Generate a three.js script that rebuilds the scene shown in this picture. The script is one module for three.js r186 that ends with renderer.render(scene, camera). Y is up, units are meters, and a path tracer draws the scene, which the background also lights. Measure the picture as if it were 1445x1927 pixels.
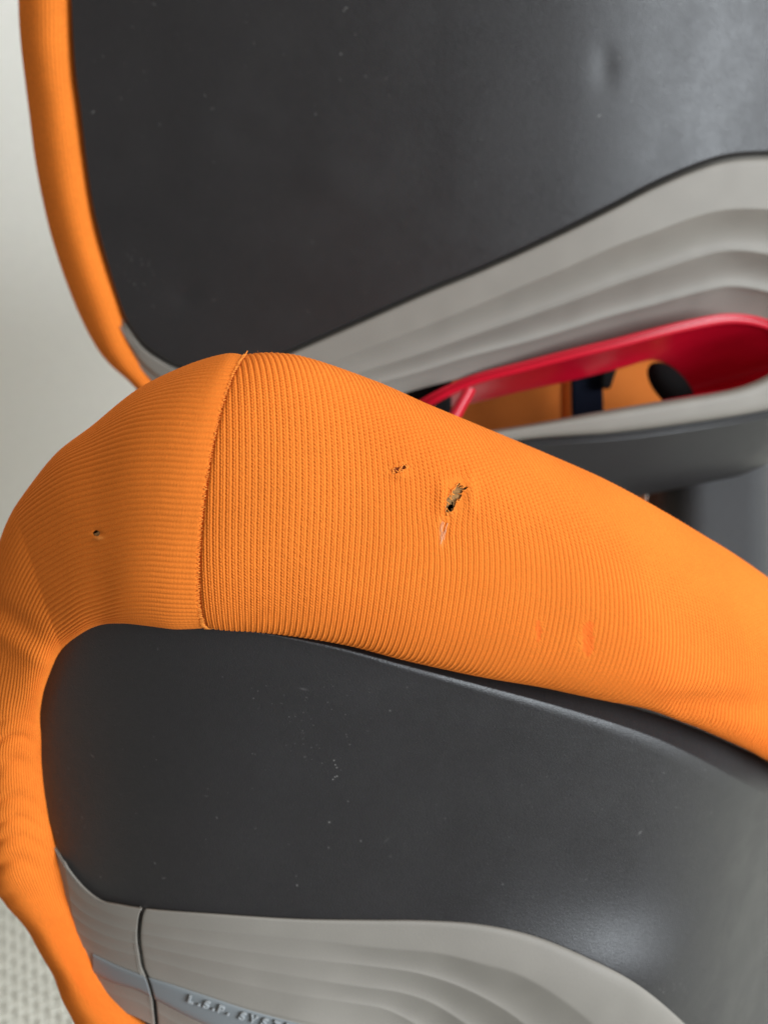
import * as THREE from 'three';
import { mergeGeometries, toCreasedNormals } from 'three/addons/utils/BufferGeometryUtils.js';
import { RoundedBoxGeometry } from 'three/addons/geometries/RoundedBoxGeometry.js';
import { RectAreaLightUniformsLib } from 'three/addons/lights/RectAreaLightUniformsLib.js';
import { FontLoader } from 'three/addons/loaders/FontLoader.js';
import { TextGeometry } from 'three/addons/geometries/TextGeometry.js';
RectAreaLightUniformsLib.init();

// ---------------------------------------------------------------- camera, light, exposure
const scene = new THREE.Scene();
scene.background = new THREE.Color(0.25, 0.243, 0.232);            // the dim, even light of the room around
const FOV = 56, PITCH = 28, CAM_Y = 0.62;
const camera = new THREE.PerspectiveCamera(FOV, 1445 / 1927, 0.01, 30);
camera.position.set(0, CAM_Y, 0);
camera.rotation.x = -PITCH * Math.PI / 180;
camera.focus = 0.212;
camera.userData.fStop = 13;
camera.updateMatrixWorld(true);
const renderer = new THREE.WebGLRenderer({ antialias: true });
renderer.toneMapping = THREE.LinearToneMapping;
renderer.toneMappingExposure = 0.62;
renderer.shadowMap.enabled = true;
function areaLight(color, intensity, w, h, pos, target) {
  const l = new THREE.RectAreaLight(color, intensity, w, h);
  l.position.set(...pos); l.lookAt(...target); scene.add(l); return l;
}
areaLight(new THREE.Color(0.87, 0.94, 1.0), 31.0, 1.0, 1.2, [1.66, 1.08, 0.98], [0, 0.5, -0.3]);   // tall window to the right
areaLight(new THREE.Color(1.0, 0.93, 0.82), 1.5, 2.0, 2.0, [-0.2, 2.2, 0.1], [0, 0.4, -0.3]);    // soft light from the ceiling

// ---------------------------------------------------------------- helpers
const SEAT = new THREE.Vector3(0.02, 0, -0.27);
const F = (1927 / 2) / Math.tan(FOV * Math.PI / 360);             // pixels of the photograph per unit of slope
const V = (x, y, z) => new THREE.Vector3(x, y, z);
const P = (px, py, d) => V((px - 722.5) / F * d, -(py - 963.5) / F * d, -d);   // a point in the frame of the camera stand
const toPx = (p) => [p.x / -p.z * F + 722.5, -p.y / -p.z * F + 963.5];
const clamp = (x, a = 0, b = 1) => Math.min(b, Math.max(a, x));
const ss = (a, b, x) => { const t = clamp((x - a) / (b - a)); return t * t * (3 - 2 * t); };
const lerp = (a, b, t) => a + (b - a) * t;
let seed = 1234567;
const rnd = () => { seed = (seed * 1664525 + 1013904223) >>> 0; return seed / 4294967296; };
const hash = (x, y) => { let h = Math.imul(x | 0, 374761393) ^ Math.imul(y | 0, 668265263); h = Math.imul(h ^ (h >>> 15), 0x85ebca6b); h = Math.imul(h ^ (h >>> 13), 0xc2b2ae35); return ((h ^ (h >>> 16)) >>> 0) / 4294967296; };
function vnoise(x, y, wrap = 0) {
  const xi = Math.floor(x), yi = Math.floor(y), fx = x - xi, fy = y - yi, m = (a) => wrap ? ((a % wrap) + wrap) % wrap : a;
  const u = fx * fx * (3 - 2 * fx), v = fy * fy * (3 - 2 * fy);
  return lerp(lerp(hash(m(xi), m(yi)), hash(m(xi + 1), m(yi)), u), lerp(hash(m(xi), m(yi + 1)), hash(m(xi + 1), m(yi + 1)), u), v);
}
const fbm = (x, y, o = 4) => { let s = 0, a = 0.5; for (let i = 0; i < o; i++) { s += a * vnoise(x + i * 17, y + i * 31); x *= 2.03; y *= 2.03; a *= 0.5; } return s; };
// Catmull-Rom through a list of [x, y, ...], t in 0..1 over the list
function spline(pts) {
  const n = pts.length - 1, k = pts[0].length;
  return (t) => {
    const f = clamp(t) * n, i = Math.min(n - 1, Math.floor(f)), w = f - i;
    const a = pts[Math.max(0, i - 1)], b = pts[i], c = pts[i + 1], d = pts[Math.min(n, i + 2)], r = [];
    for (let j = 0; j < k; j++) r.push(0.5 * (2 * b[j] + (c[j] - a[j]) * w + (2 * a[j] - 5 * b[j] + 4 * c[j] - d[j]) * w * w + (3 * b[j] - a[j] - 3 * c[j] + d[j]) * w * w * w));
    return r;
  };
}
// y as a function of x through points of growing x (monotone cubic)
function yOf(pts) {
  const n = pts.length, m = [], s = [];
  for (let i = 0; i < n - 1; i++) s.push((pts[i + 1][1] - pts[i][1]) / (pts[i + 1][0] - pts[i][0]));
  for (let i = 0; i < n; i++) m.push(i === 0 ? s[0] : i === n - 1 ? s[n - 2] : (s[i - 1] + s[i]) / 2);
  return (x) => {
    if (x <= pts[0][0]) return pts[0][1] + m[0] * (x - pts[0][0]);
    if (x >= pts[n - 1][0]) return pts[n - 1][1] + m[n - 1] * (x - pts[n - 1][0]);
    let i = 0; while (x > pts[i + 1][0]) i++;
    const h = pts[i + 1][0] - pts[i][0], t = (x - pts[i][0]) / h, t2 = t * t, t3 = t2 * t;
    return (2 * t3 - 3 * t2 + 1) * pts[i][1] + (t3 - 2 * t2 + t) * h * m[i] + (3 * t2 - 2 * t3) * pts[i + 1][1] + (t3 - t2) * h * m[i + 1];
  };
}
const toWorld = camera.matrixWorld.clone().premultiply(new THREE.Matrix4().makeTranslation(-SEAT.x, -SEAT.y, -SEAT.z));
// A grid of points (built in the stand's frame) as geometry; closeV joins the last row to the first; skip(i, j) leaves a hole.
function gridGeo(nu, nv, fn, { closeV = false, skip, uv, color, thick = 0 } = {}) {
  const W = nu + 1, H = nv + 1, pos = [], uvs = [], col = [], idx = [];
  const P3 = [];
  for (let j = 0; j < H; j++) for (let i = 0; i < W; i++) P3.push(fn(i / nu, j / nv, i, j));
  const all = P3.slice();
  if (thick) {
    const nAt = (i, j) => P3[j * W + Math.min(nu, i + 1)].clone().sub(P3[j * W + Math.max(0, i - 1)]).cross(P3[Math.min(nv, j + 1) * W + i].clone().sub(P3[Math.max(0, j - 1) * W + i]));
    let sum = 0; for (let j = 0; j < H; j++) for (let i = 0; i < W; i++) sum += nAt(i, j).dot(P3[j * W + i]);
    const side = Math.sign(sum);
    for (let j = 0; j < H; j++) for (let i = 0; i < W; i++) {
      const a = P3[j * W + Math.min(nu, i + 1)].clone().sub(P3[j * W + Math.max(0, i - 1)]), b = P3[Math.min(nv, j + 1) * W + i].clone().sub(P3[Math.max(0, j - 1) * W + i]);
      const n = a.cross(b); if (n.lengthSq() < 1e-20) n.set(0, 0, 1); n.normalize();
      n.multiplyScalar(side);                                       // inwards
      all.push(P3[j * W + i].clone().addScaledVector(n, thick));
    }
  }
  const wp = all.map((p) => p.clone().applyMatrix4(toWorld));
  for (let k = 0; k < wp.length; k++) {
    pos.push(wp[k].x, wp[k].y, wp[k].z);
    const kk = k % (W * H), i = kk % W, j = (kk / W) | 0;
    const t = uv ? uv(i, j, P3[kk]) : [wp[k].x, wp[k].y];
    uvs.push(t[0], t[1]);
    if (color) { const c = color(i, j, P3[kk]); col.push(c[0], c[1], c[2]); }
  }
  for (let j = 0; j < nv; j++) for (let i = 0; i < nu; i++) {
    if (skip && skip(i, j, P3[j * W + i])) continue;
    const a = j * W + i, b = a + 1, c = a + W, d = c + 1;
    idx.push(a, c, b, b, c, d);
    if (thick) { const o = W * H; idx.push(a + o, b + o, c + o, b + o, d + o, c + o); }
  }
  if (thick) {
    const o = W * H, edge = (a, b) => idx.push(a, b, a + o, b, b + o, a + o);
    for (let i = 0; i < nu; i++) { edge(i, i + 1); edge(nv * W + i + 1, nv * W + i); }
    for (let j = 0; j < nv; j++) { edge((j + 1) * W, j * W); edge(j * W + nu, (j + 1) * W + nu); }
  }
  if (closeV) for (let i = 0; i < nu; i++) { const a = nv * W + i, c = i; idx.push(a, c, a + 1, a + 1, c, c + 1); }
  const g = new THREE.BufferGeometry();
  g.setAttribute('position', new THREE.Float32BufferAttribute(pos, 3));
  g.setAttribute('uv', new THREE.Float32BufferAttribute(uvs, 2));
  if (color) g.setAttribute('color', new THREE.Float32BufferAttribute(col, 3));
  g.setIndex(idx); g.computeVertexNormals();
  return g;
}
function tubeGeo(pts, r, seg = 8, rad = 5) {
  const c = new THREE.CatmullRomCurve3(pts.map((p) => p.clone().applyMatrix4(toWorld)));
  return new THREE.TubeGeometry(c, seg, r, rad, false);
}
function part(name, geo, mat, parent, label) {
  const m = new THREE.Mesh(geo, mat); m.name = name; m.castShadow = m.receiveShadow = true;
  if (label) m.userData.label = label;
  parent.add(m); return m;
}

// depth of the two moulded shells as smooth curved fields
const dWing = (px, py) => { const X = (px - 600) / 1000, Y = (py - 963) / 1000; return 1 / (4.66 - 1.2 * Y + 0.33 * Y * Math.abs(Y) - 0.30 * X - 0.32 * X * X - 2.3 * Math.max(0, -X - 0.08) ** 2.3 - 3 * Math.max(0, X - 0.45) ** 3 - 14 * Math.max(0, X - 0.58) ** 3 * ss(1350, 1750, py)); };
const dHead = (px, py) => {
  const X = (px - 800) / 1000, Y = (py - 450) / 1000;
  const dent = (x, y, rx, ry, a) => a * Math.exp(-(((px - x) / rx) ** 2) - ((py - y) / ry) ** 2);
  return 1 / (3.03 - 0.55 * Y + 0.05 * X - 0.22 * X * X - 0.5 * Math.max(0, X - 0.25) ** 2) + dent(1138, 128, 22, 42, 0.0004) + dent(352, 556, 28, 20, 0.0008) + dent(450, 250, 40, 30, 0.0004) - dent(620, 330, 60, 40, 0.0004);
};

// ---------------------------------------------------------------- materials
function dataTex(n, f, { srgb = false, channels = 1 } = {}) {
  const d = new Uint8Array(n * n * 4);
  for (let y = 0; y < n; y++) for (let x = 0; x < n; x++) {
    const v = f(x, y), k = (y * n + x) * 4, a = Array.isArray(v) ? v : [v, v, v];
    for (let c = 0; c < 3; c++) d[k + c] = clamp(a[c]) * 255; d[k + 3] = 255;
  }
  const t = new THREE.DataTexture(d, n, n); t.wrapS = t.wrapT = THREE.RepeatWrapping; t.magFilter = THREE.LinearFilter;
  if (srgb) t.colorSpace = THREE.SRGBColorSpace; t.needsUpdate = true; return t;
}
const rep = (t, m) => { const c = t.clone(); c.repeat.set(1 / m, 1 / m); c.needsUpdate = true; return c; };
// fine moulded grain
const grain = dataTex(512, (x, y) => 0.55 * vnoise(x / 4, y / 4, 128) + 0.3 * vnoise(x / 8 + 9, y / 8, 64) + 0.15 * hash(x, y));
const roughT = dataTex(512, (x, y) => [0, 0.33 + 0.08 * vnoise(x / 64, y / 64, 8) + 0.05 * vnoise(x / 16, y / 16, 32), 0]);
// dust specks and little scuffs on the dark plastic
const specks = [];
for (let i = 0; i < 230; i++) specks.push([rnd() * 1024, rnd() * 1024, 0.5 + rnd() * rnd() * 1.5, rnd() * 3.1, rnd() < 0.2 ? 1.5 + rnd() * 2 : 1, 0.1 + 0.42 * rnd() * rnd()]);
const spot = (d, x, y, r, a, an = 0, st = 1) => { const w = P(x, y, d(x, y)).applyMatrix4(toWorld); specks.push([((w.x / 0.17 % 1) + 1) % 1 * 1024, ((w.y / 0.17 % 1) + 1) % 1 * 1024, r, an, st, a]); };
for (const [x, y] of [[629, 1431], [631, 1439], [634, 1445], [630, 1462], [627, 1467], [634, 1461]]) spot(dWing, x, y, 0.9, 0.75);
for (let i = 0; i < 46; i++) spot(dWing, 470 + 190 * rnd(), 1290 + 150 * rnd(), 0.5 + 0.4 * rnd(), 0.15 + 0.3 * rnd());
for (let i = 0; i < 26; i++) spot(dWing, 1170 + 110 * rnd(), 1800 + 100 * rnd(), 0.5 + 0.5 * rnd(), 0.1 + 0.3 * rnd(), 2.2, 2.5);
for (const [x, y, a] of [[594, 215, 0.5], [272, 135, 0.3], [195, 106, 0.35], [301, 234, 0.35], [386, 180, 0.35], [478, 82, 0.3], [905, 262, 0.3], [640, 150, 0.3]]) spot(dHead, x, y, 1.0, a, 1.9, 1.8);
const dustD = new Float32Array(1024 * 1024);
for (const [sx, sy, r, an, st, a] of specks) {
  const R = Math.ceil(r * st * 2 + 2), c = Math.cos(an), s = Math.sin(an);
  for (let y = -R; y <= R; y++) for (let x = -R; x <= R; x++) {
    const u = (x * c + y * s) / st, v = -x * s + y * c, w = Math.exp(-(u * u + v * v) / (r * r));
    const k = (((sy + y) & 1023) * 1024) + ((sx + x) & 1023); dustD[k] = Math.max(dustD[k], w * a);
  }
}
const darkT = dataTex(1024, (x, y) => {
  const b = 0.172 + 0.012 * (vnoise(x / 128, y / 128, 8) - 0.5) + 0.008 * (vnoise(x / 6, y / 6) - 0.5), d = dustD[y * 1024 + x] * 0.8;
  return [b * 1.03 + d * 0.95, b * 0.99 + d * 0.95, b * 1.0 + d * 0.9];
}, { srgb: true });
const greyT = dataTex(512, (x, y) => {
  const b = 0.53 + 0.02 * (vnoise(x / 64, y / 64, 8) - 0.5) + 0.02 * (hash(x, y) - 0.5);
  return [b * 1.025, b * 0.985, b * 0.925];
}, { srgb: true });
const M = {
  dark: new THREE.MeshPhysicalMaterial({ map: rep(darkT, 0.17), roughness: 1, roughnessMap: rep(roughT, 0.09), bumpMap: rep(grain, 0.017), bumpScale: 0.00007, specularIntensity: 0.9 }),
  grey: new THREE.MeshPhysicalMaterial({ map: rep(greyT, 0.05), roughness: 0.62, bumpMap: rep(grain, 0.03), bumpScale: 0.00003, specularIntensity: 0.7 }),
  band: new THREE.MeshPhysicalMaterial({ color: new THREE.Color(0.19, 0.206, 0.214), roughness: 0.45, bumpMap: rep(grain, 0.03), bumpScale: 0.00002 }),
  letter: new THREE.MeshPhysicalMaterial({ color: new THREE.Color(0.31, 0.33, 0.34), roughness: 0.5 }),
  knit: new THREE.MeshPhysicalMaterial({ color: new THREE.Color(0.80, 0.207, 0.027), vertexColors: true, roughness: 0.9, specularIntensity: 0.2, sheen: 0.12, sheenColor: new THREE.Color(1, 0.6, 0.3), sheenRoughness: 0.5 }),
  thread: new THREE.MeshPhysicalMaterial({ color: new THREE.Color(0.9, 0.3, 0.05), roughness: 0.9, specularIntensity: 0.2 }),
  paleThread: new THREE.MeshPhysicalMaterial({ color: new THREE.Color(0.78, 0.45, 0.27), roughness: 0.8 }),
  foam: new THREE.MeshPhysicalMaterial({ map: rep(dataTex(256, (x, y) => { const b = 0.62 + 0.22 * vnoise(x / 4, y / 4, 64) + 0.1 * vnoise(x / 16, y / 16, 16); return [0.72 * b + 0.04, 0.54 * b + 0.02, 0.33 * b]; }, { srgb: true }), 0.012), vertexColors: true, roughness: 1, bumpMap: rep(grain, 0.02), bumpScale: 0.0001 }),
  red: new THREE.MeshPhysicalMaterial({ color: new THREE.Color(0.56, 0.003, 0.021), roughness: 0.34 }),
  navy: new THREE.MeshPhysicalMaterial({ color: new THREE.Color(0.004, 0.006, 0.014), roughness: 0.95, specularIntensity: 0.3 }),
  black: new THREE.MeshPhysicalMaterial({ color: new THREE.Color(0.006, 0.006, 0.006), roughness: 0.9, specularIntensity: 0.3 }),
  pale: new THREE.MeshPhysicalMaterial({ color: new THREE.Color(0.72, 0.74, 0.75), roughness: 0.4 }),
};

// ---------------------------------------------------------------- the setting: floor mat and wall
{
  const weave = dataTex(256, (x, y) => {                            // 8 x 8 woven cells, over and under
    const u = x / 32, v = y / 32, i = Math.floor(u), j = Math.floor(v), fx = u - i - 0.5, fy = v - j - 0.5;
    const over = (i + j) & 1, q = over ? [fx, fy] : [fy, fx];
    return clamp(0.25 + 0.75 * Math.cos(q[0] * Math.PI) * (over ? 1 : 0.45) * (0.6 + 0.4 * Math.cos(q[1] * 3)) + 0.06 * (hash(x, y) - 0.5));
  });
  const col = dataTex(512, (x, y) => { const b = 0.88 + 0.04 * (vnoise(x / 32, y / 32, 16) - 0.5) + 0.06 * (hash(x, y) - 0.5); return [b, b * 0.995, b * 0.945]; }, { srgb: true });
  const n = 260, g = new THREE.PlaneGeometry(3.4, 0.86, 1, 1);
  g.rotateX(-Math.PI / 2);
  const uv = g.attributes.uv; for (let i = 0; i < uv.count; i++) { const x = uv.getX(i) * 3.4, y = uv.getY(i) * 0.86; uv.setXY(i, x * 0.94 + y * 0.34, y * 0.94 - x * 0.34); };
  const m = new THREE.MeshPhysicalMaterial({ map: rep(col, 0.12), bumpMap: rep(weave, 0.056), bumpScale: 0.004, roughness: 0.75 });
  const f = new THREE.Mesh(g, m); f.name = 'floor'; f.receiveShadow = true; f.userData.kind = 'structure'; scene.add(f);
  f.position.set(0.3, 0, -0.72 + 0.43);
  const wm = new THREE.MeshPhysicalMaterial({ map: rep(dataTex(256, (x, y) => { const b = 0.93 + 0.012 * (vnoise(x / 32, y / 32, 8) - 0.5) + 0.012 * (hash(x, y) - 0.5); return [b, b * 0.99, b * 0.955]; }, { srgb: true }), 0.2), roughness: 0.9, bumpMap: rep(grain, 0.08), bumpScale: 0.0001 });
  const w = new THREE.Mesh(new THREE.BoxGeometry(5, 2.8, 0.1), wm); w.name = 'wall'; w.castShadow = w.receiveShadow = true; w.userData.kind = 'structure';
  w.position.set(0, 1.4, -0.77); scene.add(w);
}

// ---------------------------------------------------------------- the child seat
const seat = new THREE.Group(); seat.name = 'child_car_seat'; seat.position.copy(SEAT); scene.add(seat);
seat.userData = { label: 'orange and dark grey child car seat with worn knit cover and red belt guide', category: 'car seat' };

// ---- knit relief: ribs with two rows of slanted stitches each
const RIB = 0.0013, ST = 0.00074, RIBH = 0.00053;
function knit(x, y, sa = 1, soft = false) {
  const f = x / RIB, i = Math.floor(f), q = f - i - 0.5, a = Math.abs(q) * 2;
  const env = soft ? 0.55 + 0.45 * Math.cos(Math.PI * a ** 1.5) : Math.sqrt(Math.max(0, 1 - a * a * 0.96));
  const jit = (hash(i, Math.floor(y / ST)) - 0.5) * 0.12;
  const st = 0.5 + 0.5 * Math.cos(2 * Math.PI * (y / ST - a * 0.62 + jit));
  const mid = Math.exp(-(q * q) / 0.006);
  return RIBH * (env * (1 - 0.62 * sa * (1 - st)) - 0.34 * sa * mid * (1 - 0.4 * st));
}

// width and drop of the rolled rim along the near shell's upper edge
const rimW = yOf([[-100, 7], [0, 7], [420, 8], [520, 9], [640, 14], [900, 30], [1200, 48], [1445, 70], [1620, 85]]);
const rimD = yOf([[-100, 0.002], [420, 0.002], [640, 0.004], [900, 0.0075], [1445, 0.011], [1620, 0.012]]);

// ---- foreground wing: padded cover
// pairs of [inner edge x, y | outline x, y]
const cornerI = [[405, 1170], [345, 1168], [290, 1161], [235, 1157], [190, 1163], [152, 1186], [116, 1224], [91, 1274], [76, 1330], [74, 1382], [74, 1442], [82, 1512], [98, 1595], [128, 1725], [177, 1845], [245, 1928], [322, 1995], [415, 2050]];
const cornerO = [[462, 667], [425, 667], [350, 690], [260, 735], [175, 803], [100, 862], [30, 960], [-5, 1050], [-25, 1160], [-38, 1290], [-28, 1400], [-4, 1490], [38, 1610], [78, 1715], [128, 1818], [190, 1917], [240, 2005], [325, 2085]];
const mainI = [[398, 1169], [500, 1174], [640, 1192], [760, 1218], [900, 1243], [1050, 1264], [1208, 1296], [1303, 1324], [1400, 1361], [1480, 1401], [1560, 1443]];
const mainO = [[453, 667], [560, 672], [700, 719], [800, 764], [900, 808], [1030, 866], [1150, 925], [1300, 1012], [1400, 1077], [1480, 1140], [1560, 1215]];
const seamBow = -40;
function makeSection(Ic, Oc, hOf, dIof, dOof, bowOf) {
  const si = spline(Ic), so = spline(Oc);
  return (u, th, shrink = 0) => {
    const [ix, iy] = si(u), [ox, oy] = so(u), I = P(ix, iy, dIof(ix, iy, u)), O = P(ox, oy, dOof(ox, oy, u));
    const C = I.clone().add(O).multiplyScalar(0.5), A = O.clone().sub(I).multiplyScalar(0.5), a = A.length();
    const T = C.clone().negate(); T.addScaledVector(A, -T.dot(A) / (a * a)).normalize();
    const c = Math.cos(th), s = Math.sin(th), e = 0.2, k = 1 - shrink / a;
    const pc = c * (1 + e * (1 - c * c)), ps = s * (1 + e * (1 - s * s)), h = hOf(u) * (s < 0 ? 0.8 : 1);
    const p = C.clone().addScaledVector(A, -pc * k).addScaledVector(T, ps * h * k);
    if (bowOf) p.x += bowOf(u) * Math.max(0, s) ** 1.5 * (C.length() / F);
    return p;
  };
}
const mainSec = makeSection(mainI, mainO, (u) => lerp(0.021, 0.027, u), (x, y) => dWing(x, y) + Math.max(0.006, rimD(x) + 0.004), (x, y) => dWing(x, y) + 0.018, (u) => seamBow * (1 - ss(0, 0.16, u)));
const cornerSec = makeSection(cornerI, cornerO, (u) => lerp(0.021, 0.013, ss(0.1, 0.55, u)), (x, y, u) => dWing(x, y) + lerp(0.006, -0.001, ss(0.2, 0.55, u)), (x, y, u) => dWing(Math.max(x, 30), y) + lerp(0.018, 0.011, ss(0.1, 0.5, u)), (u) => seamBow * (1 - ss(0, 0.25, u)));

const inPoly = (poly, x, y) => { let c = false; for (let i = 0, j = poly.length - 1; i < poly.length; j = i++) { const [a, b] = poly[i], [d, e] = poly[j]; if (b > y !== e > y && x < (d - a) * (y - b) / (e - b) + a) c = !c; } return c; };
const tearA = [[862, 911], [872, 918], [880, 919], [868, 928], [866, 938], [857, 947], [853, 958], [847, 966], [841, 967], [837, 959], [841, 949], [840, 942], [846, 931], [853, 922]];
for (const p of tearA) { p[0] = 856 + (p[0] - 856) * 1.06; p[1] = 940 + (p[1] - 940) * 1.08; }
const tearB = [[736, 886], [742, 880], [752, 880], [760, 874], [769, 877], [761, 884], [752, 889], [744, 892], [737, 893]];
const pinA = [[176, 1003], [181, 998], [188, 1000], [189, 1006], [184, 1010], [178, 1008]];
const TH0 = -0.22 * Math.PI, TH1 = 1.14 * Math.PI;
// theta samples: fine over the part that shows, coarse behind
function thetas(nFine, nBack) {
  const t = []; for (let i = 0; i <= nFine; i++) t.push(lerp(TH0, TH1, i / nFine));
  for (let i = 1; i <= nBack; i++) t.push(lerp(TH1, TH0 + 2 * Math.PI, i / (nBack + 1))); return t;
}
function makeCover({ sec, nu, nFine, ribsAcross, lean, warp, wrinkle, skip, tint, flat, uOf, stitch }) {
  const th = thetas(nFine, 12), nv = th.length - 1, W = nu + 1, H = nv + 1;
  const base = [], S = new Float32Array(W * H), Yc = new Float32Array(W * H);
  const uu = uOf || ((t) => t);
  for (let j = 0; j < H; j++) for (let i = 0; i < W; i++) base.push(sec(uu(i / nu), th[j]));
  const jm = th.findIndex((t) => t >= Math.PI / 2);
  for (let i = 0; i < W; i++) {                                      // length around the roll, from its crest
    for (let j = jm + 1; j < H; j++) Yc[j * W + i] = Yc[(j - 1) * W + i] + base[j * W + i].distanceTo(base[(j - 1) * W + i]);
    for (let j = jm - 1; j >= 0; j--) Yc[j * W + i] = Yc[(j + 1) * W + i] - base[j * W + i].distanceTo(base[(j + 1) * W + i]);
  }
  for (let i = 1; i < W; i++) { const d = base[jm * W + i].distanceTo(base[jm * W + i - 1]); for (let j = 0; j < H; j++) S[j * W + i] = S[j * W + i - 1] + d; }
  const L = V(0.965, 0, -0.26), o = base[jm * W];
  const out = (() => { const k = jm * W + (nu >> 1), a = base[k + 1].clone().sub(base[k - 1]), b = base[k + W].clone().sub(base[k - W]); return b.cross(a).dot(base[k]) < 0 ? 1 : -1; })();
  const geo = gridGeo(nu, nv, (u, v, i, j) => {
    const k = j * W + i, p = base[k], a = base[j * W + Math.min(nu, i + 1)].clone().sub(base[j * W + Math.max(0, i - 1)]), b = base[(j + 1) % H * W + i].clone().sub(base[(j + H - 1) % H * W + i]);
    const n = b.cross(a).normalize().multiplyScalar(out);
    let x, y;
    if (ribsAcross) { x = p.clone().sub(o).dot(L) + lean(uu(i / nu), th[j]); y = Yc[k]; } else { x = Yc[k] * 1.0 + lean(uu(i / nu), th[j]); y = S[k]; }
    const px = toPx(p), w = warp ? warp(px[0], px[1]) : [0, 0];
    let hgt = knit(x + w[0], y + w[1], stitch ? stitch(uu(i / nu)) : 1, !ribsAcross) * (ribsAcross ? 1 : lerp(0.5, 0.42, ss(0.15, 0.5, uu(i / nu))));
    const fl = flat ? flat(px[0], px[1]) : 0;
    if (fl) hgt = lerp(hgt, RIBH * (0.45 + 0.5 * fbm(x / 0.0005, y / 0.0005, 3)), fl);
    hgt += wrinkle ? wrinkle(uu(i / nu), th[j], S[k], px) : 0;
    hgt += 0.00006 * (hash(i * 3 + 1, j * 5) - 0.5) + 0.0003 * (fbm(S[k] / 0.02 + 3, Yc[k] / 0.02, 2) - 0.4);
    return p.clone().addScaledVector(n, hgt);
  }, {
    closeV: true, skip: skip && ((i, j, p) => { const [x, y] = toPx(p); return j < nFine && skip(x, y); }),
    uv: (i, j) => [S[j * W + i], Yc[j * W + i]],
    color: (i, j, p) => { const k = j * W + i, f = 0.93 + 0.14 * fbm(S[k] / 0.012, Yc[k] / 0.012, 3) + 0.20 * (hash(i * 7, j) - 0.5), t = tint ? tint(...toPx(p)) : [1, 1, 1]; return [f * t[0], f * t[1], f * t[2]]; },
  });
  return geo;
}
const pxm = 0.000117;                                               // metres per pixel at the front of the roll
const topLean = yOf([[0, 0], [0.14, 14], [0.34, 55], [0.6, 60], [1, 40]]), botLean = yOf([[0, -34], [0.14, -14], [0.34, 10], [0.55, 35], [1, 40]]);
const seamPinch = (s) => -0.0011 * Math.exp(-((s / 0.0010) ** 2)) - 0.0004 * Math.exp(-((s / 0.004) ** 2)), cornerPinch = (s) => -0.0006 * Math.exp(-((s / 0.0006) ** 2)) - 0.0004 * Math.exp(-((s / 0.004) ** 2));
const gauss = (x, y, cx, cy, rx, ry) => Math.exp(-(((x - cx) / rx) ** 2) - ((y - cy) / ry) ** 2);
const mainCover = part('wing_cover', makeCover({
  sec: mainSec, nu: 1120, nFine: 540, ribsAcross: true,
  lean: (u, t) => { const c = Math.cos(t); return pxm * (topLean(u) * Math.max(0, -c) ** 1.7 + botLean(u) * Math.max(0, c) ** 2); },
  warp: (x, y) => {                                                 // the ribs part round the tear
    const dx = x - (858 - (y - 938) * 0.55), g = Math.exp(-(((y - 945) / 40) ** 2)) * Math.exp(-((dx / 60) ** 2));
    const db = y - (883 - (x - 751) * 0.2), gb = gauss(x, y, 751, 883, 26, 26);
    return [-Math.sign(dx || 1) * Math.min(1, Math.abs(dx) / 13) * 11 * pxm * g + 6 * pxm * gauss(x, y, 835, 1005, 30, 50), Math.sign(db || 1) * 4 * pxm * gb];
  },
  flat: (x, y) => Math.min(1, 1.5 * ss(0.3, 0.7, gauss(x, y, 1013, 1188, 10, 26) * (0.5 + vnoise(x / 4, y / 5))) + 1.5 * ss(0.3, 0.7, gauss(x, y, 1103, 1203, 17, 38) * (0.5 + vnoise(x / 4, y / 5))) + 0.9 * gauss(x, y, 832, 1002, 6, 24) + 0.9 * gauss(x, y, 858, 908, 20, 10) + 0.9 * gauss(x, y, 862, 940, 15, 30) + 0.8 * gauss(x, y, 751, 884, 17, 7)),
  wrinkle: (u, t, s, [x, y]) => seamPinch(s) - 0.00032 * gauss(x, y, 1104, 1200, 12, 26) - 0.00025 * gauss(x, y, 1013, 1188, 8, 20) - 0.0004 * gauss(x, y, 834, 1000, 8, 26) + 0.0009 * gauss(x, y, 884, 930, 12, 34) + 0.0006 * gauss(x, y, 828, 935, 10, 30) + 0.0006 * gauss(x, y, 751, 896, 16, 7) + 0.0004 * gauss(x, y, 751, 871, 14, 6) - 0.0022 * gauss(x, y, 1330, 1330, 150, 28),
  skip: (x, y) => inPoly(tearA, x, y) || inPoly(tearB, x, y),
  tint: (x, y) => { const a = Math.min(1, 1.5 * ss(0.35, 0.6, gauss(x, y, 1106, 1200, 13, 36) * (0.6 + 0.8 * vnoise(x / 4, y / 6))) + ss(0.4, 0.65, gauss(x, y, 1013, 1188, 8, 24) * (0.6 + 0.8 * vnoise(x / 4, y / 6)))), b = gauss(x, y, 831, 1004, 4, 18); return [1 + 0.05 * a, 1 - 0.22 * a + 0.5 * b, 1 - 0.2 * a + 2.5 * b]; },
}), M.knit, seat, 'torn orange rib knit cover right of the seam');
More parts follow.
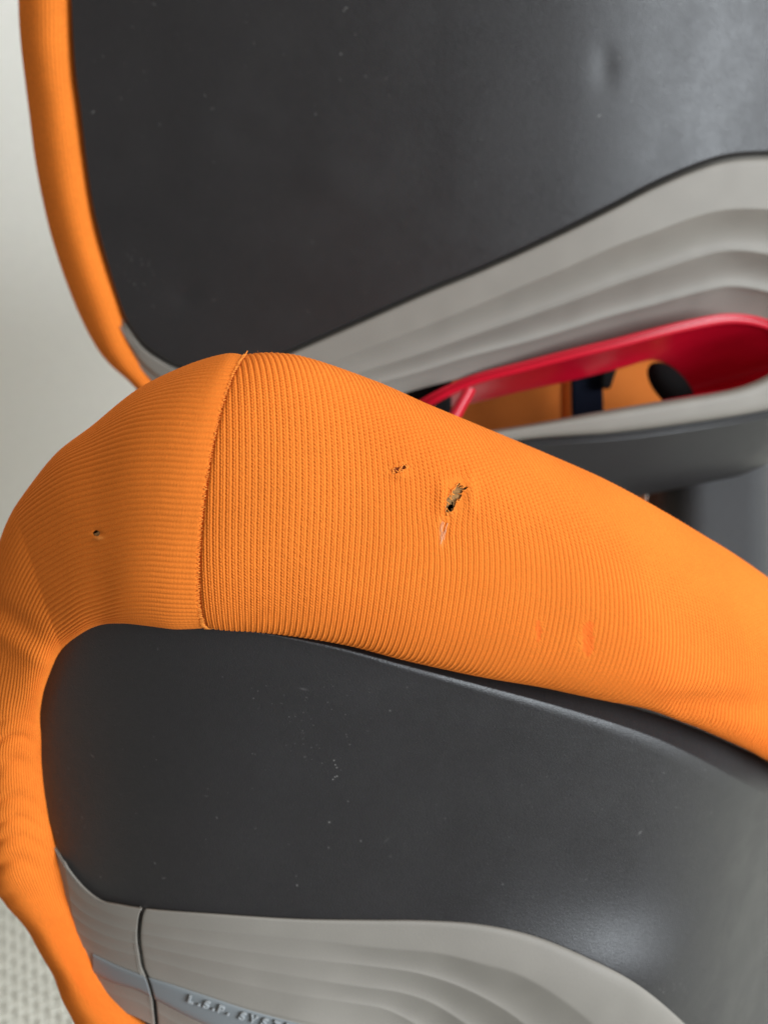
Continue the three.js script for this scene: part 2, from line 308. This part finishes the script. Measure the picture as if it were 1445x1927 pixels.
const cornerCover = part('wing_cover_001', makeCover({
  sec: cornerSec, nu: 720, nFine: 680, ribsAcross: false, uOf: (t) => t * (0.45 + 0.55 * t ** 3), stitch: (u) => 0.2 * (1 - ss(0.16, 0.3, u)),
  lean: (u, t) => -0.006 * ss(0, 0.3, u) + 0.012 * ss(0.42, 0.6, u) * Math.sin(t),
  flat: (x, y) => gauss(x, y, 184, 1007, 11, 8),
  wrinkle: (u, t, s, [x, y]) => {
    const k = ss(1330, 1400, y) * (1 - ss(1620, 1720, y)), ph = y + 10 * Math.sin(x / 23) - 0.12 * x;
    const sw = Math.sin(ph / 7.4 + 1.6 * Math.sin(ph / 31) + 0.9 * Math.sin(x / 30)); let h = cornerPinch(s) - k * 0.0015 * (0.5 + 0.5 * sw) ** 2 * Math.max(0, Math.sin(t)) * (0.35 + 0.65 * vnoise(ph / 22, x / 40));
    h -= 0.0004 * ss(1640, 1700, y) * (0.5 + 0.5 * Math.sin((y - 0.2 * x) / 13));
    const fold = y - (1150 + 0.62 * x + 0.0006 * x * x);             // soft crease at the bend
    h -= 0.0007 * Math.exp(-((fold / 26) ** 2)) * ss(150, 40, x) * Math.max(0, Math.sin(t)) - 0.0006 * Math.max(0, Math.sin(t)) * Math.exp(-(((fold - 40) / 22) ** 2)) * ss(140, 60, x);
    return h - 0.0005 * gauss(x, y, 184, 1005, 9, 7) + 0.0004 * gauss(x, y, 186, 1012, 8, 4);
  },
  skip: (x, y) => inPoly(pinA, x, y),
  tint: (x, y) => { const a = gauss(x, y, 187, 1012, 8, 4); return [1, 1 + 0.35 * a, 1 + 1.2 * a]; },
}), M.knit, seat, 'orange rib knit cover on the corner left of the seam');

// foam under the cover, seen through the tears
const near = (u, th, sec) => { const [x, y] = toPx(sec(u, th)); return th > Math.PI ? 0 : Math.min(1, ss(75, 40, Math.hypot(x - 852, y - 940)) + ss(40, 22, Math.hypot(x - 751, y - 883)) + ss(30, 16, Math.hypot(x - 183, y - 1005))); };
const core = (sec, nu, nv, hole) => gridGeo(nu, nv, (u, v) => sec(u, v * 2 * Math.PI * nv / (nv + 1), 0.0045 - 0.0043 * near(u, v * 2 * Math.PI * nv / (nv + 1), sec)), { closeV: true, skip: hole && ((i, j, p) => j < nv / 2 && hole(...toPx(p))), uv: (i, j) => [i / nu * 0.16, j / nv * 0.16], color: (i, j, p) => { const [x, y] = toPx(p); return Math.hypot(x - 751, y - 883) < 24 && j < nv / 2 ? [0.85, 0.28, 0.11] : [1, 1, 1]; } });
part('foam_core', core(mainSec, 400, 260, (x, y) => inPoly([[839, 956], [851, 947], [852, 954], [846, 966], [838, 967]], x, y)), M.foam, mainCover);
part('foam_core', core(cornerSec, 240, 160, (x, y) => inPoly(pinA, x, y)), M.foam, cornerCover);

// frayed threads round the tears, and the row of cut loops along the seam
{
  const g = [], near = (x, y, lift) => { const d = surfDepth(x, y); return P(x, y, d - lift); };
  // depth of the front of the roll, read off the section
  const table = []; for (let i = 0; i <= 160; i++) for (let j = 0; j <= 90; j++) { const p = mainSec(i / 160, j / 90 * Math.PI); table.push([...toPx(p), -p.z]); }
  const surfDepth = (x, y) => { let b = 1e9, r = 0.21; for (const t of table) { const d = (t[0] - x) ** 2 + (t[1] - y) ** 2; if (d < b) { b = d; r = t[2]; } } return r; };
  const fray = (poly, n, len) => {
    const cx = poly.reduce((a, p) => a + p[0], 0) / poly.length, cy = poly.reduce((a, p) => a + p[1], 0) / poly.length;
    for (let i = 0; i < n; i++) {
      const k = Math.floor(rnd() * poly.length), t = rnd(), a = poly[k], b = poly[(k + 1) % poly.length], x = lerp(a[0], b[0], t), y = lerp(a[1], b[1], t);
      const ang = Math.atan2(cy - y, cx - x) + (rnd() - 0.5) * 2.6, l = len * (0.4 + rnd()), o = -0.25 * l;
      g.push(tubeGeo([near(x + Math.cos(ang) * o, y + Math.sin(ang) * o, 0.0003), near(x + Math.cos(ang) * l * 0.4 + rnd() * 2 - 1, y + Math.sin(ang) * l * 0.4 + rnd() * 2 - 1, 0.0003 + 0.0005 * rnd()), near(x + Math.cos(ang + 0.4) * l, y + Math.sin(ang + 0.4) * l, 0.0002 + 0.0004 * rnd())], 0.00007 + 0.00005 * rnd(), 5, 4));
    }
  };
  fray(tearA, 40, 8); fray(tearB, 24, 7);
  const fr = part('frayed_thread', mergeGeometries(g), M.thread, mainCover); fr.userData.kind = 'stuff';
  const w = [];
  for (let i = 0; i < 7; i++) { const x = 828 + rnd() * 12, y = 984 + rnd() * 34; w.push(tubeGeo([near(x + 3, y - 9, 0.0002), near(x, y, 0.0004), near(x - 3 + rnd() * 2, y + 9, 0.0002)], 0.00008, 5, 4)); }
  const pt = part('pulled_thread', mergeGeometries(w), M.paleThread, mainCover); pt.userData.kind = 'stuff';
  const s = [], nrm = V();
  for (let i = 0; i < 260; i++) {
    const th = lerp(0.02, 1.02, (i + rnd() * 1.2) / 260) * Math.PI, a = cornerSec(0.006 + rnd() * 0.006, th), b = cornerSec(0, th + (rnd() - 0.5) * 0.015), out = a.clone().negate().normalize();
    a.addScaledVector(out, -0.0002); b.addScaledVector(out, -0.0008 - 0.0005 * rnd()); b.x += 0.0001 + 0.0006 * rnd() * rnd();
    const m = a.clone().add(b).multiplyScalar(0.5).addScaledVector(out, 0.0004);
    s.push(tubeGeo([a, m, b], 0.00006 + 0.00005 * rnd(), 4, 4));
  }
  const fringe = part('seam_fringe', mergeGeometries(s), M.thread, cornerCover); fringe.userData.kind = 'stuff';
  // single loose fibres on the outline
  const f = [];
  for (let i = 0; i < 420; i++) {
    const u = rnd(), th = Math.PI * (0.80 + 0.22 * rnd()), a = mainSec(u, th, -0.0002), n = mainSec(u, th, -0.004).sub(mainSec(u, th)).normalize(), l = 0.0003 + 0.0006 * rnd() * rnd();
    const b = a.clone().addScaledVector(n, l * 0.6).add(V(rnd() - 0.5, rnd() - 0.5, rnd() - 0.5).multiplyScalar(l)), c = b.clone().addScaledVector(n, l * 0.4).add(V(rnd() - 0.5, rnd() - 0.5, rnd() - 0.5).multiplyScalar(l));
    f.push(tubeGeo([a, b, c], 0.00002, 4, 3));
  }
  f.push(tubeGeo([P(459, 672, surfDepth(462, 672)), P(464, 664, surfDepth(462, 672)), P(466, 660, surfDepth(462, 672))], 0.00012, 5, 5));
  const fz = part('loose_fibre', mergeGeometries(f), M.thread, mainCover); fz.userData.kind = 'stuff';
}

// ---- foreground wing: dark shell
{
  const T = spline([[69, 1382], [73, 1338], [88, 1278], [110, 1228], [145, 1188], [180, 1168], [220, 1158], [290, 1161], [345, 1169], [405, 1173], [500, 1184], [640, 1207], [760, 1233], [900, 1262], [1050, 1295], [1208, 1336], [1303, 1368], [1400, 1412], [1445, 1435], [1530, 1480], [1620, 1540]]);
  const B = spline([[69, 1398], [72, 1418], [78, 1450], [83, 1485], [90, 1525], [100, 1560], [112, 1597], [140, 1645], [185, 1690], [270, 1708], [400, 1718], [560, 1728], [690, 1730], [800, 1731], [900, 1738], [1000, 1759], [1100, 1799], [1200, 1852], [1290, 1927], [1350, 1990], [1400, 2060]]);
  const g = gridGeo(300, 120, (u, v) => {
    const [tx, ty] = T(u), [bx, by] = B(u), w = rimW(tx), dr = rimD(tx), len = Math.hypot(bx - tx, by - ty) + 1e-6, k = Math.min(1, len / 60);
    let q, off, down = 0;                                           // q: pixels below the edge, off: how far behind the face
    if (v < 0.06) { q = -50 * (1 - v / 0.06) * k * ss(60, 140, tx); off = dr + 0.024 * (1 - v / 0.06); }
    else if (v < 0.35) { const s = (v - 0.06) / 0.29; q = w * 1.35 * s * k; off = dr * (s < 0.62 ? 1 - s / 0.62 * 0.9 : 0.1 * (1 - (s - 0.62) / 0.38) ** 2); }
    else if (v < 0.86) { const s = (v - 0.35) / 0.51; q = lerp(w * 1.35 * k, len + 6, s); off = 0; }
    else { const s = (v - 0.86) / 0.14; q = len + 6; down = 320 * s * ss(130, 260, bx); off = 0.024 * Math.min(1, s * 3); }
    const x = tx + (bx - tx) / len * q, y = ty + (by - ty) / len * q + down;
    // the face dishes a little and flares out again to the trim
    const flare = 0.0105 * gauss(x, y, 1165, 1872, 330, 135);
    return P(x, y, dWing(x, y) + off - flare * k);
  }, { thick: 0.0025 });
  part('wing_shell', g, M.dark, seat, 'dark grey textured plastic shell of the near wing');
}

// ---- foreground wing: grey trim in two pieces, with fanned coves and a lettered band
const wingRows = [
  yOf([[60, 1460], [78, 1500], [90, 1545], [112, 1602], [140, 1647], [185, 1690], [225, 1701], [270, 1708], [400, 1718], [560, 1728], [690, 1730], [800, 1731], [900, 1738], [1000, 1759], [1100, 1799], [1200, 1852], [1290, 1927], [1350, 1990], [1420, 2090]]),
  yOf([[60, 1560], [110, 1640], [150, 1687], [200, 1716], [262, 1733], [400, 1752], [560, 1766], [716, 1784], [830, 1795], [906, 1814], [975, 1834], [1051, 1877], [1115, 1927], [1180, 1990], [1250, 2070], [1420, 2290]]),
  yOf([[60, 1590], [110, 1665], [150, 1711], [200, 1738], [262, 1755], [400, 1780], [560, 1803], [697, 1818], [792, 1833], [868, 1858], [945, 1898], [986, 1927], [1060, 1990], [1150, 2080], [1420, 2370]]),
  yOf([[60, 1620], [110, 1690], [150, 1733], [200, 1760], [262, 1777], [400, 1808], [560, 1838], [686, 1858], [754, 1868], [811, 1887], [876, 1927], [950, 1985], [1420, 2440]]),
  yOf([[60, 1650], [110, 1714], [150, 1755], [200, 1782], [262, 1799], [400, 1838], [560, 1872], [678, 1890], [724, 1899], [781, 1927], [850, 1975], [1420, 2500]]),
  yOf([[60, 1672], [110, 1737], [150, 1777], [200, 1806], [262, 1832], [320, 1850], [391, 1873], [470, 1898], [560, 1920], [700, 1950], [850, 2010], [1420, 2580]]),
  yOf([[60, 1712], [110, 1777], [150, 1815], [200, 1845], [262, 1866], [289, 1880], [340, 1908], [386, 1930], [470, 1965], [560, 1990], [700, 2020], [850, 2080], [1420, 2660]]),
  yOf([[60, 1732], [110, 1797], [150, 1835], [200, 1865], [262, 1887], [289, 1901], [340, 1929], [386, 1951], [470, 1990], [560, 2020], [700, 2050], [850, 2110], [1420, 2690]]),
  yOf([[60, 1762], [150, 1865], [262, 1917], [386, 1981], [560, 2060], [850, 2150], [1420, 2740]]),
];
const coveAmp = (x) => lerp(0.0007, 0.0058, ss(540, 950, x));
const cove = (w) => Math.sin(Math.min(1, w) * Math.PI * 0.60) / Math.sin(Math.PI * 0.60);
// the offset behind the face at row coordinate r = 0..8
function wingTrimOff(x, r) {
  const a = coveAmp(x); let o = -0.0012 + 0.0004 * (r < 1 ? r : 1);
  for (let k = 1; k <= 4; k++) if (r > k) o += a * 0.8 * cove(Math.min(1, r - k));
  if (r > 5) o += r < 6 ? 0.0002 : 0.0002 + a * 0.5 * cove(Math.min(1, r - 6));
  if (r > 7) o += a * 0.5 * cove(Math.min(1, r - 7));
  return o;
}
const rowY = (rows, x, r) => { const k = Math.min(rows.length - 2, Math.floor(r)); return lerp(rows[k](x), rows[k + 1](x), r - k); };
const gapX = (y) => yOf([[1690, 284], [1705, 274], [1716, 267], [1740, 262], [1770, 261], [1800, 265], [1822, 269], [1850, 281], [1876, 288], [1910, 292], [1960, 296], [2050, 300]])(y);
function wingTrim(x0f, x1f, r0, r1, lift, nu, nv, edgeL, edgeR) {
  return gridGeo(nu, nv, (u, v) => {
    // rows first roll over the upper edge, then run down
    const v0 = 0.05, r = v < v0 ? r0 : lerp(r0, r1, (v - v0) / (1 - v0));
    let x = lerp(150, 150, 0), y = 1750;
    const solve = (xf) => { let xx = xf(1750), yy; for (let i = 0; i < 5; i++) { yy = rowY(wingRows, xx, r); xx = xf(yy); } return xx; };
    const xa = solve(x0f), xb = solve(x1f);
    let drop = 0, uu = u;
    if (edgeL && u < 0.02) { drop += 0.0015 * (1 - u / 0.02); uu = 0.02; } 
    if (edgeR && u < 0.12) drop += 0.002 * (1 - u / 0.12);
    if (edgeR && u > 0.977) { const e = (u - 0.977) / 0.008; if (u > 0.985) { drop += 0.0003 + 0.0005 * (u - 0.985) / 0.015; uu = 0.985; } else drop += 0.0003 * e * e; }
    x = lerp(xa, xb, edgeL ? (uu - 0.02) / 0.98 : edgeR ? uu / 0.985 : uu);
    y = rowY(wingRows, x, r);
    const first = clamp((r - r0) / 0.22), roll = 0.0014 * (1 - Math.sqrt(Math.max(0, 1 - (1 - first) ** 2)));
    if (v < v0) { drop += 0.006 * (1 - v / v0); y -= (edgeR && u > 0.96 ? 0 : 14) * (1 - v / v0); }
    return P(x, y, dWing(x, y) - 0.0105 * gauss(x, y, 1165, 1872, 330, 135) + wingTrimOff(x, r) + roll + drop - lift);
  }, { thick: 0.0007 });
}
const trimA = part('wing_trim', wingTrim((y) => gapX(y) + 5, () => 1400, 0, 8, 0, 260, 240, true, false), M.grey, seat, 'grey ribbed trim with curved coves under the near shell');
const trimB = part('wing_trim_001', wingTrim((y) => yOf([[1512, 104], [1595, 104], [1660, 113], [1725, 126], [1862, 183], [1927, 248], [2000, 320]])(y), (y) => gapX(y) - 3, 0, 8, 0.0004, 260, 240, false, true), M.grey, seat, 'short grey trim piece left of the gap');
{
  const strip = (xa, xb, lift) => gridGeo(140, 12, (u, v) => {
    let x0 = typeof xa === 'number' ? xa : xa(rowY(wingRows, 275, lerp(5, 6, v))), x1 = typeof xb === 'number' ? xb : xb(rowY(wingRows, 265, lerp(5, 6, v)));
    const x = lerp(x0, x1, u), r = lerp(5.02, 5.98, v), y = rowY(wingRows, x, r), e = Math.abs(v - 0.5) * 2;
    return P(x, y, dWing(x, y) + wingTrimOff(x, r) - 0.0006 - lift + 0.0006 * e ** 6);
  }, { thick: 0.0003 });
  const bandA = part('letter_band', strip((y) => gapX(y) + 4, 900, 0), M.band, trimA, 'blue grey raised band with white lettering');
  part('letter_band', strip(175, (y) => gapX(y) - 3, 0.0005), M.band, trimB);
  const font = await new FontLoader().loadAsync('fonts/droid/droid_sans_bold.typeface.json');
  const glyph = (ch, px, py, size, rot) => {
    const d = dWing(px, py) + wingTrimOff(px, 5.5) - 0.0009, c = P(px, py, d);
    const g = new TextGeometry(ch, { font, size: size * d / F, depth: 0.0005, curveSegments: 4, bevelEnabled: true, bevelThickness: 0.00015, bevelSize: 0.0001, bevelSegments: 1 });
    g.computeBoundingBox(); const b = g.boundingBox; g.translate(-(b.min.x + b.max.x) / 2, -size * d / F / 2, 0); g.scale(1.12, 1, 1);
    const ex = P(px + 10, py + 10 * Math.tan(rot), dWing(px + 10, py + 10 * Math.tan(rot))).sub(P(px, py, dWing(px, py))).normalize();
    const dn = P(px, py - 10, dWing(px, py - 10)).sub(P(px, py, dWing(px, py))); const ez = ex.clone().cross(dn).normalize(), ey = ez.clone().cross(ex);
    g.applyMatrix4(new THREE.Matrix4().makeBasis(ex, ey, ez).setPosition(c)); g.applyMatrix4(toWorld); return g;
  };
  const word = [['L', 361], ['.', 377], ['S', 390], ['.', 404], ['P', 417], ['.', 432], ['S', 457], ['Y', 477], ['S', 498], ['T', 520], ['E', 541], ['M', 566]];
  for (const [ch, x] of word) part('letter', glyph(ch, x, rowY(wingRows, x, 5) + 16.5 + 0, 15, 0.34), M.letter, bandA);
}

// ---------------------------------------------------------------- headrest behind
const headLow = [[128, -150], [134, 0], [137, 80], [142, 150], [150, 210], [160, 300], [173, 390], [187, 450], [205, 515], [222, 570], [238, 610], [264, 645], [297, 672], [340, 693], [400, 702], [460, 694], [530, 667], [660, 610], [800, 548], [900, 507], [1000, 462], [1080, 423], [1150, 388], [1228, 348], [1311, 313], [1373, 296], [1445, 291], [1490, 294], [1525, 302]];
{
  const B = spline(headLow), n = headLow.length - 1;
  const g = gridGeo(260, 90, (u, v) => {
    const [bx, by] = B(u), tx = lerp(128, 1525, ss(0, 1, u) * 0.5 + u * 0.5), ty = -150, len = Math.hypot(bx - tx, by - ty) + 1e-6;
    let q, off = 0;
    if (v < 0.08) { q = 0; off = 0.0028 + 0.01 * (1 - v / 0.08); } else if (v < 0.3) { const s = (v - 0.08) / 0.22; q = 9 * s; off = 0.0028 * (1 - s) ** 2; } else { const s = (v - 0.3) / 0.7; q = lerp(9, len, s); }
    q = Math.min(q, len);
    const x = bx + (tx - bx) / len * q, y = by + (ty - by) / len * q;
    return P(x, y, dHead(x, y) + off);
  }, { thick: 0.003 });
  part('headrest_shell', g, M.dark, seat, 'large dark grey plastic back of the headrest');
}
// orange roll along the headrest's left edge
{
  const I = [[130, -150], [134, 0], [136, 80], [142, 150], [150, 210], [160, 300], [173, 390], [187, 452], [205, 512], [222, 563], [236, 612], [258, 668], [285, 716], [330, 765], [400, 800]];
  const O = [[72, -150], [71, 0], [72, 80], [76, 150], [81, 210], [93, 300], [110, 390], [125, 455], [146, 520], [171, 578], [199, 629], [229, 673], [266, 714], [306, 762], [364, 812]];
  const sec = makeSection(I, O, (u) => lerp(0.010, 0.007, u), (x, y) => dHead(x, y) + 0.003, (x, y) => dHead(x, y) + 0.014);
  part('headrest_cover', makeCover({ sec, nu: 360, stitch: () => 0, nFine: 150, ribsAcross: false, lean: (u, t) => -0.006 * u, wrinkle: (u, t, s) => 0.0004 * Math.sin(s / 0.012) * Math.sin(s / 0.031) }), M.knit, seat, 'orange rib knit edge of the headrest');
}
// terraced trim that sinks towards the belt guide
const headRows = [
  spline([[216, 556], [232, 602], [262, 650], [297, 677], [340, 699], [400, 708], [460, 700], [530, 673], [660, 616], [800, 554], [900, 513], [1000, 468], [1080, 430], [1150, 395], [1228, 355], [1311, 320], [1373, 303], [1445, 299], [1490, 302], [1525, 310]]),
  spline([[216, 557], [228, 614], [256, 664], [292, 700], [335, 722], [400, 738], [460, 736], [530, 712], [660, 667], [783, 620], [870, 585], [985, 537], [1073, 500], [1145, 468], [1228, 437], [1311, 407], [1373, 394], [1445, 394], [1485, 401], [1520, 414]]),
  spline([[216, 557], [224, 622], [251, 674], [288, 715], [332, 742], [400, 765], [460, 767], [530, 748], [660, 706], [783, 668], [866, 639], [985, 598], [1073, 567], [1145, 540], [1228, 512], [1311, 484], [1373, 471], [1440, 477], [1480, 490], [1516, 510]]),
  spline([[216, 557], [221, 630], [247, 684], [285, 728], [330, 758], [400, 785], [460, 793], [530, 778], [660, 736], [793, 699], [880, 672], [985, 645], [1073, 619], [1145, 596], [1228, 574], [1311, 551], [1373, 539], [1435, 547], [1476, 562], [1512, 588]]),
  spline([[216, 557], [218, 638], [243, 694], [282, 740], [328, 772], [400, 802], [460, 815], [530, 805], [660, 770], [800, 729], [887, 708], [985, 686], [1073, 663], [1156, 643], [1225, 625], [1295, 608], [1370, 595], [1430, 600], [1475, 620], [1510, 650]]),
];
{
  const g = gridGeo(280, 170, (u, v) => {
    const v0 = 0.05, r = v < v0 ? 0 : (v - v0) / (1 - v0) * 4, k = Math.min(3, Math.floor(r)), a = headRows[k](u), b = headRows[k + 1](u), x = lerp(a[0], b[0], r - k), y = lerp(a[1], b[1], r - k) - (v < v0 ? 20 * (1 - v / v0) * ss(0.02, 0.12, u) : 0);
    const am = lerp(0.0014, 0.0112, ss(500, 1250, x));
    let off = (v < v0 ? 0.009 * (1 - v / v0) : 0) + 0.008 * (1 - ss(0, 0.07, u));
    const f = clamp(r / 0.14); off += 0.0012 * (1 - Math.sqrt(Math.max(0, 1 - (1 - f) ** 2))) + 0.0006 * Math.min(1, r);
    for (let i = 1; i < 4; i++) if (r > i) off += am * (i === 3 ? 1.3 : 1) * (i === 3 ? Math.min(1, r - i) ** 0.8 : cove(Math.min(1, r - i)));
    return P(x, y, dHead(x, y) + off);
  }, { thick: 0.002 });
  part('headrest_trim', g, M.grey, seat, 'pale grey terraced trim sinking towards the red belt guide');
}
// red belt guide: a scoop from the front rim back to the slot
{
  const fr = spline([[735, 805], [800, 758], [887, 715], [985, 688], [1073, 665], [1156, 645], [1225, 627], [1295, 610], [1370, 597], [1430, 602], [1475, 622], [1500, 655], [1495, 690], [1450, 716], [1400, 735], [1330, 748], [1250, 762]]);
  const bk = spline([[745, 800], [810, 772], [890, 758], [985, 736], [1060, 720], [1130, 703], [1175, 691], [1208, 681], [1228, 678], [1250, 684], [1270, 698], [1284, 715], [1292, 730], [1296, 742], [1290, 755], [1270, 762], [1230, 770]]);
  const g = gridGeo(160, 40, (u, v) => {
    const [fx, fy] = fr(u), [bx, by] = bk(u), d0 = dHead(fx, fy) + 0.019 - 0.002, d1 = dHead(fx, fy) + 0.046;
    const a = P(fx, fy, d0), b = P(bx, by, d1), rimv = 0.05;
    if (v < rimv) { const s = v / rimv; const p = a.clone(); p.z -= 0.004 * (1 - s) ** 2; return p; }
    const s = (v - rimv) / (1 - rimv), p = a.clone().lerp(b, s); p.z -= 0.010 * Math.sin(s * Math.PI) * 0.5; return p;
  }, { thick: 0.002 });
  const guide = part('belt_guide', g, M.red, seat, 'glossy red plastic shoulder belt guide');
  const clip = gridGeo(20, 10, (u, v) => { const th = v * 2 * Math.PI, c = P(lerp(882, 838, u), lerp(735, 815, u), 0.352); return c.add(V(Math.cos(th) * 0.0026, Math.sin(th) * 0.0006, Math.sin(th) * 0.003)); });
  part('clip', clip, M.red, guide);
}
// lower lip of the opening and the dark shell under it
{
  const lipT = [[700, 850], [850, 822], [1000, 798], [1125, 775], [1249, 754], [1374, 733], [1440, 708], [1478, 676], [1500, 640]], lipB = [[700, 872], [850, 848], [1000, 826], [1156, 815], [1311, 795], [1445, 772], [1495, 752], [1525, 715], [1540, 670]];
  const t = spline(lipT), b = spline(lipB), dl = (x, y) => dHead(x, y) + 0.004;
  const g = gridGeo(140, 28, (u, v) => {
    const th = lerp(-0.2, 1.25, v) * Math.PI, [tx, ty] = t(u), [bx, by] = b(u), A = P(tx, ty, dl(tx, ty)), Bq = P(bx, by, dl(bx, by)), C = A.clone().lerp(Bq, 0.5), h = A.clone().sub(Bq).multiplyScalar(0.5);
    const T = C.clone().negate().normalize();
    const rip = 1 + 0.05 * Math.sin(v * 22);
    return C.addScaledVector(h, Math.cos(th) * rip).addScaledVector(T, Math.sin(th) * 0.006 * rip + (th > 0 ? 0 : -0.004));
  }, { thick: 0.0015 });
  part('headrest_lip', g, M.grey, seat, 'rounded pale grey lower lip of the belt opening');
  const top = spline([[700, 872], [850, 850], [1000, 829], [1156, 818], [1311, 798], [1445, 775], [1495, 754], [1525, 722]]), low = spline([[700, 985], [850, 978], [1000, 968], [1110, 952], [1187, 938], [1265, 921], [1343, 906], [1399, 893], [1470, 858]].slice(0, 8).concat([[1480, 855]]));
  const s = gridGeo(140, 60, (u, v) => {
    const [tx, ty] = top(u), [lx, ly] = low(u), w = clamp((v - 0.06) / 0.88), x = lerp(tx, lx, w), y = lerp(ty, ly, w);
    let off = 0.001 + 0.015 * w + 0.008 * w ** 6;
    if (v < 0.06) off += 0.005 * (1 - v / 0.06); if (v > 0.94) off += 0.02 * (v - 0.94) / 0.06;
    return P(x, y, dHead(x, y) + 0.002 + off);
  }, { thick: 0.002 });
  part('headrest_chin', s, M.dark, seat, 'dark plastic lower rim of the headrest under the opening');
}
// what shows through and under the opening
function block(name, x0, x1, y0, y1, d, depth, r, mat, label, tilt = 0) {
  const a = P(x0, y0, d), b = P(x1, y1, d), g = new RoundedBoxGeometry(Math.abs(b.x - a.x), Math.abs(a.y - b.y), depth, 4, r);
  g.rotateZ(tilt); g.translate((a.x + b.x) / 2, (a.y + b.y) / 2, -d - depth / 2); g.applyMatrix4(toWorld);
  return part(name, g, mat, seat, label);
}
M.pad = new THREE.MeshPhysicalMaterial({ color: new THREE.Color(0.82, 0.21, 0.022), roughness: 0.9, bumpMap: rep(grain, 0.02), bumpScale: 0.0003 });
block('headrest_cushion', 640, 1064, 600, 900, 0.455, 0.03, 0.012, M.pad, 'orange padding seen through the belt opening');
block('headrest_cushion', 1060, 1400, 590, 900, 0.457, 0.03, 0.010, M.pad);
block('slot_liner', 660, 850, 690, 860, 0.378, 0.006, 0.002, M.black);
block('belt_strap', 1077, 1136, 560, 960, 0.402, 0.004, 0.0015, M.navy, 'navy blue belt post behind the opening', 0.03);
{
  const c = P(1146, 702, 0.4), g = new THREE.ExtrudeGeometry(new THREE.Shape([[-0.003, 0.007], [0.0042, 0.006], [0.0015, 0.001], [-0.0008, -0.006], [-0.003, -0.006]].map(([x, y]) => new THREE.Vector2(x, y))), { depth: 0.004, bevelEnabled: true, bevelSize: 0.0006, bevelThickness: 0.0006, bevelSegments: 2 });
  g.translate(c.x, c.y, c.z); g.applyMatrix4(toWorld); part('hook', g, M.black, seat);
  const e = new THREE.SphereGeometry(1, 28, 18), q = P(1262, 728, 0.392); e.scale(0.0062, 0.0125, 0.006); e.rotateZ(0.75); e.translate(q.x, q.y, q.z); e.applyMatrix4(toWorld); part('knob', e, M.black, seat);
}
block('backrest_post', 1262, 1475, 760, 1500, 0.40, 0.05, 0.016, M.dark, 'dark upright post of the backrest below the headrest');
block('backrest_cushion', 1000, 1236, 860, 1300, 0.45, 0.05, 0.02, M.pad);

renderer.setSize(767, 1024);
renderer.render(scene, camera);
